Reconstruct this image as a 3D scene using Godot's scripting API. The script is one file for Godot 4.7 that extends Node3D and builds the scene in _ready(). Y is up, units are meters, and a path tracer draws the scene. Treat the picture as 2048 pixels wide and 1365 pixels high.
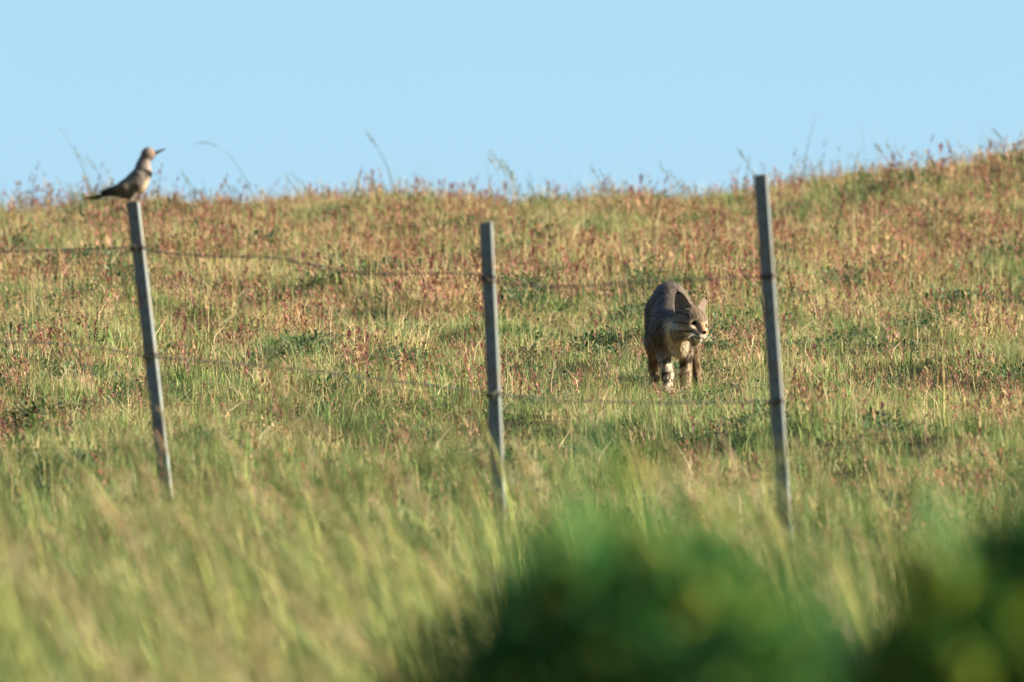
extends Node3D
# A walking bobcat on a dry spring hillside behind a wire fence with a flicker on its first post, seen through a long lens.

var rng := RandomNumberGenerator.new()
var rolling := FastNoiseLite.new()
var patches := FastNoiseLite.new()
var fine := FastNoiseLite.new()
const CAT := Vector3(0.73, 0, -52.0)


# ---------------------------------------------------------------- helpers
func tag(o: Node, label: String, category: String, group := "", kind := "") -> Node:
	if label: o.set_meta("label", label)
	if category: o.set_meta("category", category)
	if group: o.set_meta("group", group)
	if kind: o.set_meta("kind", kind)
	return o

func holder(called: String, at: Vector3, turn := 0.0) -> Node3D:
	var o := Node3D.new()
	o.name = called
	add_child(o, true)
	o.position = at
	o.rotation.y = turn
	return o

func mat(c: Color, rough := 0.8, tinted := false) -> StandardMaterial3D:
	var m := StandardMaterial3D.new()
	m.albedo_color = c.linear_to_srgb()
	m.roughness = rough
	m.vertex_color_use_as_albedo = tinted
	m.cull_mode = BaseMaterial3D.CULL_DISABLED
	return m

func leaf_mat(through: float) -> StandardMaterial3D:
	var m := mat(Color(1, 1, 1), 0.62, true)
	m.metallic_specular = 0.2
	m.backlight_enabled = true
	m.backlight = Color(through, through, through * 0.8).linear_to_srgb()
	return m

func array_mesh(v: PackedVector3Array, c: PackedColorArray, n := PackedVector3Array(), idx := PackedInt32Array()) -> ArrayMesh:
	var a := []
	a.resize(Mesh.ARRAY_MAX)
	a[Mesh.ARRAY_VERTEX] = v
	if c.size(): a[Mesh.ARRAY_COLOR] = c
	if n.size(): a[Mesh.ARRAY_NORMAL] = n
	if idx.size(): a[Mesh.ARRAY_INDEX] = idx
	var m := ArrayMesh.new()
	m.add_surface_from_arrays(Mesh.PRIMITIVE_TRIANGLES, a)
	return m

func part(called: String, m: Mesh, material: Material, parent: Node) -> MeshInstance3D:
	var o := MeshInstance3D.new()
	o.name = called
	o.mesh = m
	o.material_override = material
	parent.add_child(o, true)
	return o

func scatter(called: String, m: Mesh, material: Material, buf: PackedFloat32Array, label: String, category: String) -> void:
	if buf.is_empty(): return
	var mm := MultiMesh.new()
	mm.transform_format = MultiMesh.TRANSFORM_3D
	mm.use_colors = true
	mm.mesh = m
	mm.instance_count = buf.size() / 16
	mm.buffer = buf
	var o := MultiMeshInstance3D.new()
	o.name = called
	o.multimesh = mm
	o.material_override = material
	add_child(o, true)
	tag(o, label, category, "", "stuff")

func put(buf: PackedFloat32Array, at: Vector3, b: Basis, c: Color) -> void:
	buf.append_array(PackedFloat32Array([b.x.x, b.y.x, b.z.x, at.x, b.x.y, b.y.y, b.z.y, at.y, b.x.z, b.y.z, b.z.z, at.z, c.r, c.g, c.b, 1.0]))

func sm(a: float, b: float, x: float) -> float:
	return smoothstep(a, b, x)

# the rise of the hill away from the camera: (distance, height over the camera)
const RISE := [[-60, -4.5], [0, -1.57], [10, -0.87], [20, -0.17], [28.6, 0.43], [37, 1.01], [45, 1.58], [52, 2.098], [62, 2.85], [75, 3.86], [88, 4.86], [95, 5.22], [105, 5.45], [120, 5.3], [160, 3.2], [400, -14.0]]

func rise(d: float) -> float:
	var i := 1
	while i < RISE.size() - 2 and d > RISE[i + 1][0]: i += 1
	var x0: float = RISE[i][0]; var x1: float = RISE[i + 1][0]
	var y0: float = RISE[i][1]; var y1: float = RISE[i + 1][1]
	var m0: float = (y1 - RISE[i - 1][1]) / (x1 - RISE[i - 1][0])
	var m1: float = (RISE[mini(i + 2, RISE.size() - 1)][1] - y0) / (RISE[mini(i + 2, RISE.size() - 1)][0] - x0)
	var t := (d - x0) / (x1 - x0)
	var h := x1 - x0
	var t2 := t * t
	var t3 := t2 * t
	return (2 * t3 - 3 * t2 + 1) * y0 + (t3 - 2 * t2 + t) * h * m0 + (3 * t2 - 2 * t3) * y1 + (t3 - t2) * h * m1

func ground_at(x: float, z: float) -> float:
	var d := -z
	var y := rise(d)
	y += 0.40 * sm(1.3, 4.4, x) * sm(66, 86, d) - 0.05 * sm(1.0, 4.0, -x) * sm(70, 88, d)
	var flat := 1.0 - exp(-(pow(x - CAT.x, 2) / 0.6 + pow(z - CAT.z, 2) / 3.0))
	y += (rolling.get_noise_2d(x * 0.55, z * 0.22) * 0.13 + rolling.get_noise_2d(x * 1.7 + 40, z * 0.9) * 0.10) * flat * sm(24, 40, d)
	return y


# ---------------------------------------------------------------- grass shapes
func blade(v: PackedVector3Array, c: PackedColorArray, p: Vector3, yaw: float, h: float, w: float, lean: Vector3, col: Color, steps := 2, droop := 0.0) -> void:
	var side := Vector3(cos(yaw), 0, sin(yaw)) * w * 0.5
	var l0 := p - side
	var r0 := p + side
	for i in range(1, steps + 1):
		var t := float(i) / steps
		var q := p + Vector3.UP * h * (t - 0.28 * t * t * minf(1.0, lean.length() / maxf(h, 0.001))) + lean * t * t - Vector3.UP * droop * pow(t, 6.0)
		if i == steps:
			v.append_array(PackedVector3Array([l0, q, r0]))
			for k in 3: c.append(col)
		else:
			var s := side * pow(1.0 - t, 0.6)
			var l1 := q - s
			var r1 := q + s
			v.append_array(PackedVector3Array([l0, l1, r0, r0, l1, r1]))
			for k in 6: c.append(col)
			l0 = l1
			r0 = r1

func diamond(v: PackedVector3Array, c: PackedColorArray, p: Vector3, along: Vector3, across: Vector3, col: Color) -> void:
	v.append_array(PackedVector3Array([p, p + along * 0.5 + across, p + along, p, p + along, p + along * 0.5 - across]))
	for k in 6: c.append(col)

func vary(c: Color, by: float) -> Color:
	var k := 1.0 + rng.randf_range(-by, by)
	return Color(c.r * k * rng.randf_range(0.92, 1.08), c.g * k, c.b * k * rng.randf_range(0.85, 1.15))

func tuft(n: int, radius: float, h0: float, h1: float, w: float, spread: float, cols: Array) -> ArrayMesh:
	var v := PackedVector3Array()
	var c := PackedColorArray()
	for i in n:
		var a := rng.randf() * TAU
		var r := radius * sqrt(rng.randf())
		var p := Vector3(cos(a) * r, -0.012, sin(a) * r)
		var h := lerpf(h0, h1, pow(rng.randf(), 1.6))
		var b := rng.randf() * TAU
		var lean := Vector3(cos(b), 0, sin(b)) * h * spread * rng.randf() + Vector3(-0.12 * h, 0, 0)
		blade(v, c, p, rng.randf() * TAU, h, w * rng.randf_range(0.6, 1.3), lean, vary(cols[rng.randi() % cols.size()], 0.25), 2)
	return array_mesh(v, c)

func sorrel(stems: int, h0: float, h1: float, cols: Array) -> ArrayMesh:
	var v := PackedVector3Array()
	var c := PackedColorArray()
	for i in stems:
		var a := rng.randf() * TAU
		var r := 0.10 * sqrt(rng.randf())
		var p := Vector3(cos(a) * r, -0.01, sin(a) * r)
		var h := rng.randf_range(h0, h1)
		var lean := Vector3(rng.randf_range(-0.3, 0.14), 0, rng.randf_range(-0.2, 0.2)) * h
		var col: Color = vary(cols[rng.randi() % cols.size()], 0.3)
		blade(v, c, p, rng.randf() * TAU, h, 0.0030, lean, col, 2)
		for k in rng.randi_range(7, 13):
			var t := rng.randf_range(0.42, 1.0)
			var q := p + Vector3.UP * h * (t - 0.1 * t * t) + lean * t * t
			var b := rng.randf() * TAU
			var out := Vector3(cos(b), 0, sin(b))
			var s := rng.randf_range(0.005, 0.012)
			diamond(v, c, q, (out * 0.7 + Vector3.UP * 0.8) * s * 1.7, Vector3(-out.z, 0, out.x) * s * 0.42, vary(col, 0.25))
	return array_mesh(v, c)

func rosette(leaves: int, l0: float, l1: float, wide: float, up0: float, up1: float, cols: Array) -> ArrayMesh:
	var v := PackedVector3Array()
	var c := PackedColorArray()
	for i in leaves:
		var a := rng.randf() * TAU
		var out := Vector3(cos(a), 0, sin(a))
		var l := rng.randf_range(l0, l1)
		var e := rng.randf_range(up0, up1)
		var dir := out * cos(e) + Vector3.UP * sin(e)
		var side := Vector3(-out.z, 0, out.x) * l * wide * rng.randf_range(0.7, 1.2)
		var p := out * sqrt(rng.randf()) * 0.10 + Vector3(0, rng.randf_range(0.0, 0.05), 0)
		var col: Color = vary(cols[rng.randi() % cols.size()], 0.2)
		var m1 := p + dir * l * 0.4 + Vector3.UP * l * 0.05
		var m2 := p + dir * l * 0.75 + Vector3.UP * l * 0.02
		var tip := p + dir * l - Vector3.UP * l * 0.12
		var k := Vector3.UP * l * 0.06
		for s in [-1.0, 1.0]:
			var e1: Vector3 = m1 + side * 0.5 * s + k
			var e2: Vector3 = m2 + side * 0.42 * s + k
			v.append_array(PackedVector3Array([p, m1, e1, m1, m2, e1, m2, e2, e1, m2, tip, e2]))
			for q in 12: c.append(col)
	return array_mesh(v, c)

func seed_stem(v: PackedVector3Array, c: PackedColorArray, p: Vector3, h: float, lean: Vector3, w: float, col: Color, head: float, n: int, droop := 0.0) -> void:
	# a stalk that arches over and carries spikelets along its last stretch
	var yaw := rng.randf() * TAU
	blade(v, c, p, yaw, h, w, lean, col, 6 if droop == 0.0 else 16, droop)
	blade(v, c, p, yaw + PI / 2, h, w, lean, col, 6 if droop == 0.0 else 16, droop)
	for k in n:
		var t := 1.0 - head * float(k) / n
		var bend := 0.28 * minf(1.0, lean.length() / h)
		var q := p + Vector3.UP * h * (t - bend * t * t) + lean * t * t
		q -= Vector3.UP * droop * pow(t, 6.0)
		var along := (Vector3.UP * (h * (1.0 - 2.0 * bend * t) - droop * 6.0 * pow(t, 5.0)) + lean * 2.0 * t).normalized()
		var a := rng.randf() * TAU
		var out := (Vector3(cos(a), 0, sin(a)) * 0.55 + along * 0.8 + Vector3(0, -0.25, 0)).normalized()
		var s := rng.randf_range(0.012, 0.022) * (0.7 + 0.6 * sin(PI * float(k) / n))
		diamond(v, c, q, out * s, out.cross(Vector3.UP).normalized() * s * 0.17, vary(col, 0.2))
		diamond(v, c, q, out * s, out.cross(along).normalized().cross(out) * s * 0.17, vary(col, 0.2))

func tall_clump(n: int, h0: float, h1: float, w: float, stems: int, cols: Array, seeds: Array, head := 0.18, grains := 22) -> ArrayMesh:
	var v := PackedVector3Array()
	var c := PackedColorArray()
	for i in n:
		var p := Vector3(rng.randf_range(-0.09, 0.09), -0.02, rng.randf_range(-0.09, 0.09))
		var h := rng.randf_range(h0, h1)
		var lean := Vector3(rng.randf_range(-0.55, -0.15), 0, rng.randf_range(-0.2, 0.2)) * h
		blade(v, c, p, rng.randf_range(-0.9, 0.9), h, w * rng.randf_range(0.6, 1.25), lean, vary(cols[rng.randi() % cols.size()], 0.25), 4)
	for i in stems:
		var p := Vector3(rng.randf_range(-0.07, 0.07), -0.02, rng.randf_range(-0.07, 0.07))
		var h := h1 * rng.randf_range(0.9, 1.2)
		var lean := Vector3(rng.randf_range(-0.5, -0.12), 0, rng.randf_range(-0.2, 0.2)) * h
		seed_stem(v, c, p, h, lean, 0.0028, vary(seeds[rng.randi() % seeds.size()], 0.2), head * rng.randf_range(0.8, 1.25), grains)
	return array_mesh(v, c)


# ---------------------------------------------------------------- soft bodies (smooth union of tapered bones, meshed as surface nets)
class Field:
	var o: Vector3
	var s: float
	var nx: int
	var ny: int
	var nz: int
	var f := PackedFloat32Array()
	var v := PackedVector3Array()
	var n := PackedVector3Array()
	var idx := PackedInt32Array()

	func _init(lo: Vector3, hi: Vector3, cell: float) -> void:
		o = lo
		s = cell
		nx = int((hi.x - lo.x) / cell) + 2
		ny = int((hi.y - lo.y) / cell) + 2
		nz = int((hi.z - lo.z) / cell) + 2
		f.resize(nx * ny * nz)
		f.fill(1.0)

	func bone(a: Vector3, b: Vector3, ra: float, rb: float, k := 0.03, squash := Vector3.ONE) -> void:
		var m := maxf(ra, rb) * maxf(squash.x, maxf(squash.y, squash.z)) + k + s * 2
		var lo := (Vector3(minf(a.x, b.x), minf(a.y, b.y), minf(a.z, b.z)) - Vector3.ONE * m - o) / s
		var hi := (Vector3(maxf(a.x, b.x), maxf(a.y, b.y), maxf(a.z, b.z)) + Vector3.ONE * m - o) / s
		var ab := b - a
		var ll := maxf(ab.length_squared(), 1e-9)
		var plain := squash == Vector3.ONE
		for z in range(maxi(0, int(lo.z)), mini(nz - 1, int(hi.z) + 1) + 1):
			for y in range(maxi(0, int(lo.y)), mini(ny - 1, int(hi.y) + 1) + 1):
				var at := (z * ny + y) * nx
				for x in range(maxi(0, int(lo.x)), mini(nx - 1, int(hi.x) + 1) + 1):
					var p := o + Vector3(x, y, z) * s
					var t := clampf((p - a).dot(ab) / ll, 0.0, 1.0)
					var away := p - a - ab * t
					if not plain: away /= squash
					var d := away.length() - lerpf(ra, rb, t)
					var e := f[at + x]
					var h := maxf(k - absf(d - e), 0.0) / k
					f[at + x] = minf(d, e) - h * h * k * 0.25

	func cut(c: Vector3, r: float, k := 0.01) -> void:
		var lo := (c - Vector3.ONE * (r + k) - o) / s
		var hi := (c + Vector3.ONE * (r + k) - o) / s
		for z in range(maxi(0, int(lo.z)), mini(nz - 1, int(hi.z) + 1) + 1):
			for y in range(maxi(0, int(lo.y)), mini(ny - 1, int(hi.y) + 1) + 1):
				var at := (z * ny + y) * nx
				for x in range(maxi(0, int(lo.x)), mini(nx - 1, int(hi.x) + 1) + 1):
					var d := r - (o + Vector3(x, y, z) * s - c).length()
					var e := f[at + x]
					var h := maxf(k - absf(d - e), 0.0) / k
					f[at + x] = maxf(d, e) + h * h * k * 0.25

	func solve() -> void:
		var cell := PackedInt32Array()
		cell.resize(nx * ny * nz)
		cell.fill(-1)
		var step := [0, 1, nx, nx + 1, nx * ny, nx * ny + 1, nx * ny + nx, nx * ny + nx + 1]
		var edges := [[0, 1], [2, 3], [4, 5], [6, 7], [0, 2], [1, 3], [4, 6], [5, 7], [0, 4], [1, 5], [2, 6], [3, 7]]
		for z in nz - 1:
			for y in ny - 1:
				for x in nx - 1:
					var at := (z * ny + y) * nx + x
					var inside := 0
					for q in 8:
						if f[at + step[q]] < 0.0: inside += 1
					if inside == 0 or inside == 8: continue
					var sum := Vector3.ZERO
					var count := 0
					for e in edges:
						var fa: float = f[at + step[e[0]]]
						var fb: float = f[at + step[e[1]]]
						if (fa < 0.0) == (fb < 0.0): continue
						var t := fa / (fa - fb)
						var pa := Vector3(e[0] & 1, (e[0] >> 1) & 1, e[0] >> 2)
						var pb := Vector3(e[1] & 1, (e[1] >> 1) & 1, e[1] >> 2)
						sum += pa.lerp(pb, t)
						count += 1
					var w := sum / count
					cell[at] = v.size()
					v.append(o + (Vector3(x, y, z) + w) * s)
					var g := Vector3(f[at + 1] - f[at] + f[at + 1 + nx + nx * ny] - f[at + nx + nx * ny], f[at + nx] - f[at] + f[at + 1 + nx + nx * ny] - f[at + 1 + nx * ny], f[at + nx * ny] - f[at] + f[at + 1 + nx + nx * ny] - f[at + 1 + nx])
					n.append(g.normalized() if g.length() > 1e-9 else Vector3.UP)
		var strides := [1, nx, nx * ny]
		for z in range(1, nz - 1):
			for y in range(1, ny - 1):
				for x in range(1, nx - 1):
					var at := (z * ny + y) * nx + x
					for ax in 3:
						var fa := f[at]
						var fb: float = f[at + strides[ax]]
						if (fa < 0.0) == (fb < 0.0): continue
						var u: int = strides[(ax + 1) % 3]
						var w: int = strides[(ax + 2) % 3]
						var q := [cell[at - u - w], cell[at - w], cell[at], cell[at - u]]
						if q.has(-1): continue
						if fa < 0.0:
							idx.append_array(PackedInt32Array([q[0], q[2], q[1], q[0], q[3], q[2]]))
						else:
							idx.append_array(PackedInt32Array([q[0], q[1], q[2], q[0], q[2], q[3]]))
		# smooth normals from the faces
		for i in n.size(): n[i] *= 0.000001
		for i in range(0, idx.size(), 3):
			var fn := (v[idx[i + 2]] - v[idx[i]]).cross(v[idx[i + 1]] - v[idx[i]])
			n[idx[i]] += fn
			n[idx[i + 1]] += fn
			n[idx[i + 2]] += fn
		for i in n.size(): n[i] = n[i].normalized()


# ---------------------------------------------------------------- the bobcat
func bar(x: float, at: float, half: float) -> float:
	return 1.0 - sm(half * 0.6, half * 1.3, absf(x - at))

func coat(p: Vector3) -> Color:
	# colour of the fur on trunk and legs, by where it grows (p in the cat's own metres, +z forward, +x its left)
	var speck := fine.get_noise_3d(p.x * 260, p.y * 260, p.z * 200)
	var spots := fine.get_noise_3d(p.x * 75 + 9, p.y * 75, p.z * 60)
	var mottled := fine.get_noise_3d(p.x * 24, p.y * 24 + 30, p.z * 24)
	var c := Color(0.115, 0.096, 0.078).lerp(Color(0.145, 0.115, 0.086), clampf(mottled + 0.4, 0, 1))
	c = c.lerp(Color(0.055, 0.042, 0.032), clampf(speck * 0.9 + 0.1, 0, 0.8))
	c = c.lerp(Color(0.036, 0.029, 0.024), sm(0.05, 0.45, fine.get_noise_3d(p.x * 46, p.y * 46 + 5, p.z * 30)) * 0.65)
	if p.z < -0.16:
		var leg := 1.0 - sm(0.22, 0.32, p.y)
		c = c.lerp(Color(0.27, 0.185, 0.11), leg * 0.8)
		c = c.lerp(Color(0.05, 0.036, 0.028), leg * 0.5 * maxf(bar(p.y + 0.01 * mottled, 0.165, 0.007), maxf(bar(p.y + 0.01 * mottled, 0.12, 0.006), bar(p.y, 0.085, 0.005))))
		c = c.lerp(Color(0.05, 0.036, 0.028), leg * sm(0.16, 0.34, spots) * 0.75)
		if p.y > 0.28: c = c.lerp(Color(0.045, 0.035, 0.028), sm(0.3, 0.5, spots) * 0.4)
	else:
		# breast and the inner and front sides of the forelegs are pale
		var chest := sm(0.03, 0.10, p.z) * (1.0 - sm(0.045, 0.08, absf(p.x - 0.032))) * (1.0 - sm(0.30, 0.36, p.y))
		c = c.lerp(Color(0.60, 0.50, 0.36), chest * 0.9)
		var low := 1.0 - sm(0.16, 0.24, p.y)
		c = c.lerp(Color(0.42, 0.33, 0.22), low * 0.8)
		if p.x < 0.02:
			var pale := low * sm(-0.045, -0.01, p.x)
			c = c.lerp(Color(0.54, 0.47, 0.37), maxf(pale, chest * sm(-0.04, 0.0, p.x) * (1.0 - sm(0.22, 0.27, p.y))) * 0.85)
			var slant := p.y - p.x * 0.35 + 0.012 * mottled
			var b := maxf(bar(slant, 0.168, 0.006) * 0.7, maxf(bar(slant, 0.112, 0.009) * (1.0 - sm(-0.02, 0.01, p.x)), bar(slant, 0.083, 0.006) * 0.65))
			c = c.lerp(Color(0.045, 0.03, 0.022), b * low if p.y < 0.2 else 0.0)
		else:
			var slant := p.y - (p.x - 0.06) * 0.55
			c = c.lerp(Color(0.028, 0.02, 0.016), bar(slant, 0.158, 0.017) * 0.95)
			c = c.lerp(Color(0.08, 0.055, 0.038), bar(slant, 0.105, 0.007) * 0.6)
		c = c.lerp(Color(0.06, 0.042, 0.032), maxf(low, chest * 0.5) * sm(0.25, 0.45, spots) * 0.75)
		if p.y > 0.24: c = c.lerp(Color(0.035, 0.028, 0.022), (1.0 - chest) * sm(0.25, 0.5, spots) * 0.55)
	return c

func face(p: Vector3) -> Color:
	# the head in its own metres: +z to the nose, +x its left, +y up
	var speck := fine.get_noise_3d(p.x * 300, p.y * 300, p.z * 300)
	var ax := absf(p.x)
	var c := Color(0.185, 0.135, 0.088)
	c = c.lerp(Color(0.085, 0.062, 0.045), clampf(speck + 0.1, 0, 0.7))
	if p.y > 0.012 and p.z > -0.05:
		# crown streaks that run back from the brow
		var u := p.x + 0.1 * (p.z - 0.04) * signf(p.x)
		c = c.lerp(Color(0.035, 0.026, 0.02), sm(0.35, 0.75, 0.5 + 0.5 * sin(u * 560.0)) * sm(0.016, 0.028, p.y) * (0.75 + 0.4 * fine.get_noise_3d(p.x * 60, 0, p.z * 90)))
	if p.z > 0.03 and p.y > -0.012 and p.y < 0.020 and ax < 0.020:
		c = c.lerp(Color(0.34, 0.21, 0.115), 0.75)
	# pale marks over and under the eyes, a dark line back from each, then the cheek bars
	var e := Vector2(ax - 0.031, p.y - 0.010).length()
	if p.z > 0.01:
		c = c.lerp(Color(0.50, 0.42, 0.31), sm(0.022, 0.014, e) * sm(0.012, 0.018, p.y) * 0.7)
		c = c.lerp(Color(0.52, 0.44, 0.33), bar(p.y, -0.008, 0.005) * bar(ax, 0.036, 0.012) * 0.75)
		c = c.lerp(Color(0.025, 0.018, 0.014), sm(0.0105, 0.0080, e))
		c = c.lerp(Color(0.05, 0.036, 0.026), bar(ax, 0.021 - (0.01 - p.y) * 0.15, 0.004) * bar(p.y, -0.004, 0.016) * 0.45)
	var back := 0.055 - p.z
	var cheek := sm(0.030, 0.040, ax)
	c = c.lerp(Color(0.42, 0.36, 0.28), cheek * sm(0.0, -0.03, p.y) * 0.7)
	c = c.lerp(Color(0.03, 0.022, 0.017), bar(p.y, 0.004 - back * 0.16, 0.0034) * cheek * 0.8)
	c = c.lerp(Color(0.03, 0.022, 0.017), bar(p.y, -0.026 - back * 0.30, 0.0036) * cheek * 0.85)
	c = c.lerp(Color(0.03, 0.022, 0.017), bar(p.y, -0.046 - back * 0.32, 0.0034) * cheek * 0.7)
	# muzzle and chin
	if p.z > 0.05:
		c = c.lerp(Color(0.58, 0.53, 0.46), sm(-0.022, -0.032, p.y) * sm(0.058, 0.070, p.z))
		c = c.lerp(Color(0.04, 0.03, 0.025), maxf(bar(p.y, -0.0285, 0.0018), bar(p.y, -0.0345, 0.0018)) * sm(0.012, 0.02, ax) * 0.8)
		c = c.lerp(Color(0.03, 0.02, 0.018), bar(p.y, -0.045, 0.0028) * 0.9)
	elif p.y < -0.045:
		c = c.lerp(Color(0.62, 0.55, 0.44), 0.7 * sm(0.02, 0.05, p.z))
	return c

func fur(v: PackedVector3Array, n: PackedVector3Array, cols: PackedColorArray, each: int, len0: float, len1: float, wide: float, flow: Callable, V: PackedVector3Array, N: PackedVector3Array, C: PackedColorArray) -> void:
	for i in v.size():
		for k in each:
			var p := v[i] + Vector3(rng.randf_range(-1, 1), rng.randf_range(-1, 1), rng.randf_range(-1, 1)) * wide * 2.2
			p -= n[i] * 0.002
			var dir: Vector3 = (flow.call(p) as Vector3)
			dir = (dir - n[i] * dir.dot(n[i])).normalized() + n[i] * rng.randf_range(0.22, 0.6)
			dir += Vector3(rng.randf_range(-1, 1), rng.randf_range(-1, 1), rng.randf_range(-1, 1)) * 0.25
			var l := rng.randf_range(len0, len1)
			var side := dir.cross(n[i]).normalized() * wide
			var c := cols[i]
			var m := rng.randf_range(0.55, 1.5)
			c = Color(c.r * m, c.g * m, c.b * m)
			V.append_array(PackedVector3Array([p - side, p + dir.normalized() * l, p + side]))
			for q in 3:
				N.append(n[i])
				C.append(c)

func ear(s: float) -> Array:
	# a cupped, pointed shell with thickness: outer face, then inner face, as two colours
	var v := PackedVector3Array()
	var c := PackedColorArray()
	var rows := 9
	var across := 8
	var grid := []
	for side in 2:
		var rowsof := []
		for i in rows + 1:
			var t := float(i) / rows
			var half := 0.037 * pow(1.0 - t, 0.55) * (1.0 + 0.25 * t)
			var row := []
			for j in across + 1:
				var u := float(j) / across * 2.0 - 1.0
				var deep := (1.0 - u * u) * 0.017 * (1.0 - t * 0.8)
				var q := Vector3(u * half, t * 0.090, -deep - (0.0035 if side == 0 else 0.0) * (1.0 - absf(u) * 0.9))
				row.append(q)
			rowsof.append(row)
		grid.append(rowsof)
	for side in 2:
		for i in rows:
			for j in across:
				var a: Vector3 = grid[side][i][j]
				var b: Vector3 = grid[side][i][j + 1]
				var d: Vector3 = grid[side][i + 1][j]
				var e: Vector3 = grid[side][i + 1][j + 1]
				var t := (i + 0.5) / rows
				var u := absf((j + 0.5) / across * 2.0 - 1.0)
				var col := Color(0.022, 0.018, 0.015)
				if side == 0:
					if t > 0.3 and t < 0.62 and u < 0.6: col = Color(0.42, 0.36, 0.28)
				else:
					col = Color(0.19, 0.145, 0.11) if u > 0.5 else Color(0.15, 0.11, 0.085)
					if t > 0.86: col = Color(0.03, 0.024, 0.02)
				v.append_array(PackedVector3Array([a, d, b, b, d, e]))
				for k in 6: c.append(vary(col, 0.12))
	# pale hair inside the cup and a black tuft at the tip
	for k in 30:
		var p := Vector3(rng.randf_range(-0.8, 0.8) * 0.026, rng.randf_range(0.0, 0.02), -0.012)
		var tip := p + Vector3(rng.randf_range(-0.008, 0.008) + p.x * 0.2, rng.randf_range(0.018, 0.04), rng.randf_range(0.002, 0.014))
		v.append_array(PackedVector3Array([p - Vector3(0.0009, 0, 0), tip, p + Vector3(0.0009, 0, 0)]))
		for q in 3: c.append(Color(0.36, 0.30, 0.23))
	for k in 14:
		var p := Vector3(rng.randf_range(-0.003, 0.003), 0.085, -0.002)
		var tip := p + Vector3(rng.randf_range(-0.004, 0.004), rng.randf_range(0.010, 0.022), rng.randf_range(-0.004, 0.002))
		v.append_array(PackedVector3Array([p - Vector3(0.0008, 0, 0), tip, p + Vector3(0.0008, 0, 0)]))
		for q in 3: c.append(Color(0.018, 0.015, 0.013))
	return [v, c]

func ball(r: Vector3, c: Color, rings := 10, segs := 16) -> ArrayMesh:
	var v := PackedVector3Array()
	var n := PackedVector3Array()
	var cs := PackedColorArray()
	var idx := PackedInt32Array()
	for i in rings + 1:
		for j in segs + 1:
			var a := PI * i / rings
			var b := TAU * j / segs
			var q := Vector3(sin(a) * cos(b), cos(a), sin(a) * sin(b))
			v.append(q * r)
			n.append((q / r).normalized())
			cs.append(c)
	for i in rings:
		for j in segs:
			var a := i * (segs + 1) + j
			var b := a + segs + 1
			idx.append_array(PackedInt32Array([a, a + 1, b, b, a + 1, b + 1]))
	return array_mesh(v, cs, n, idx)

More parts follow.
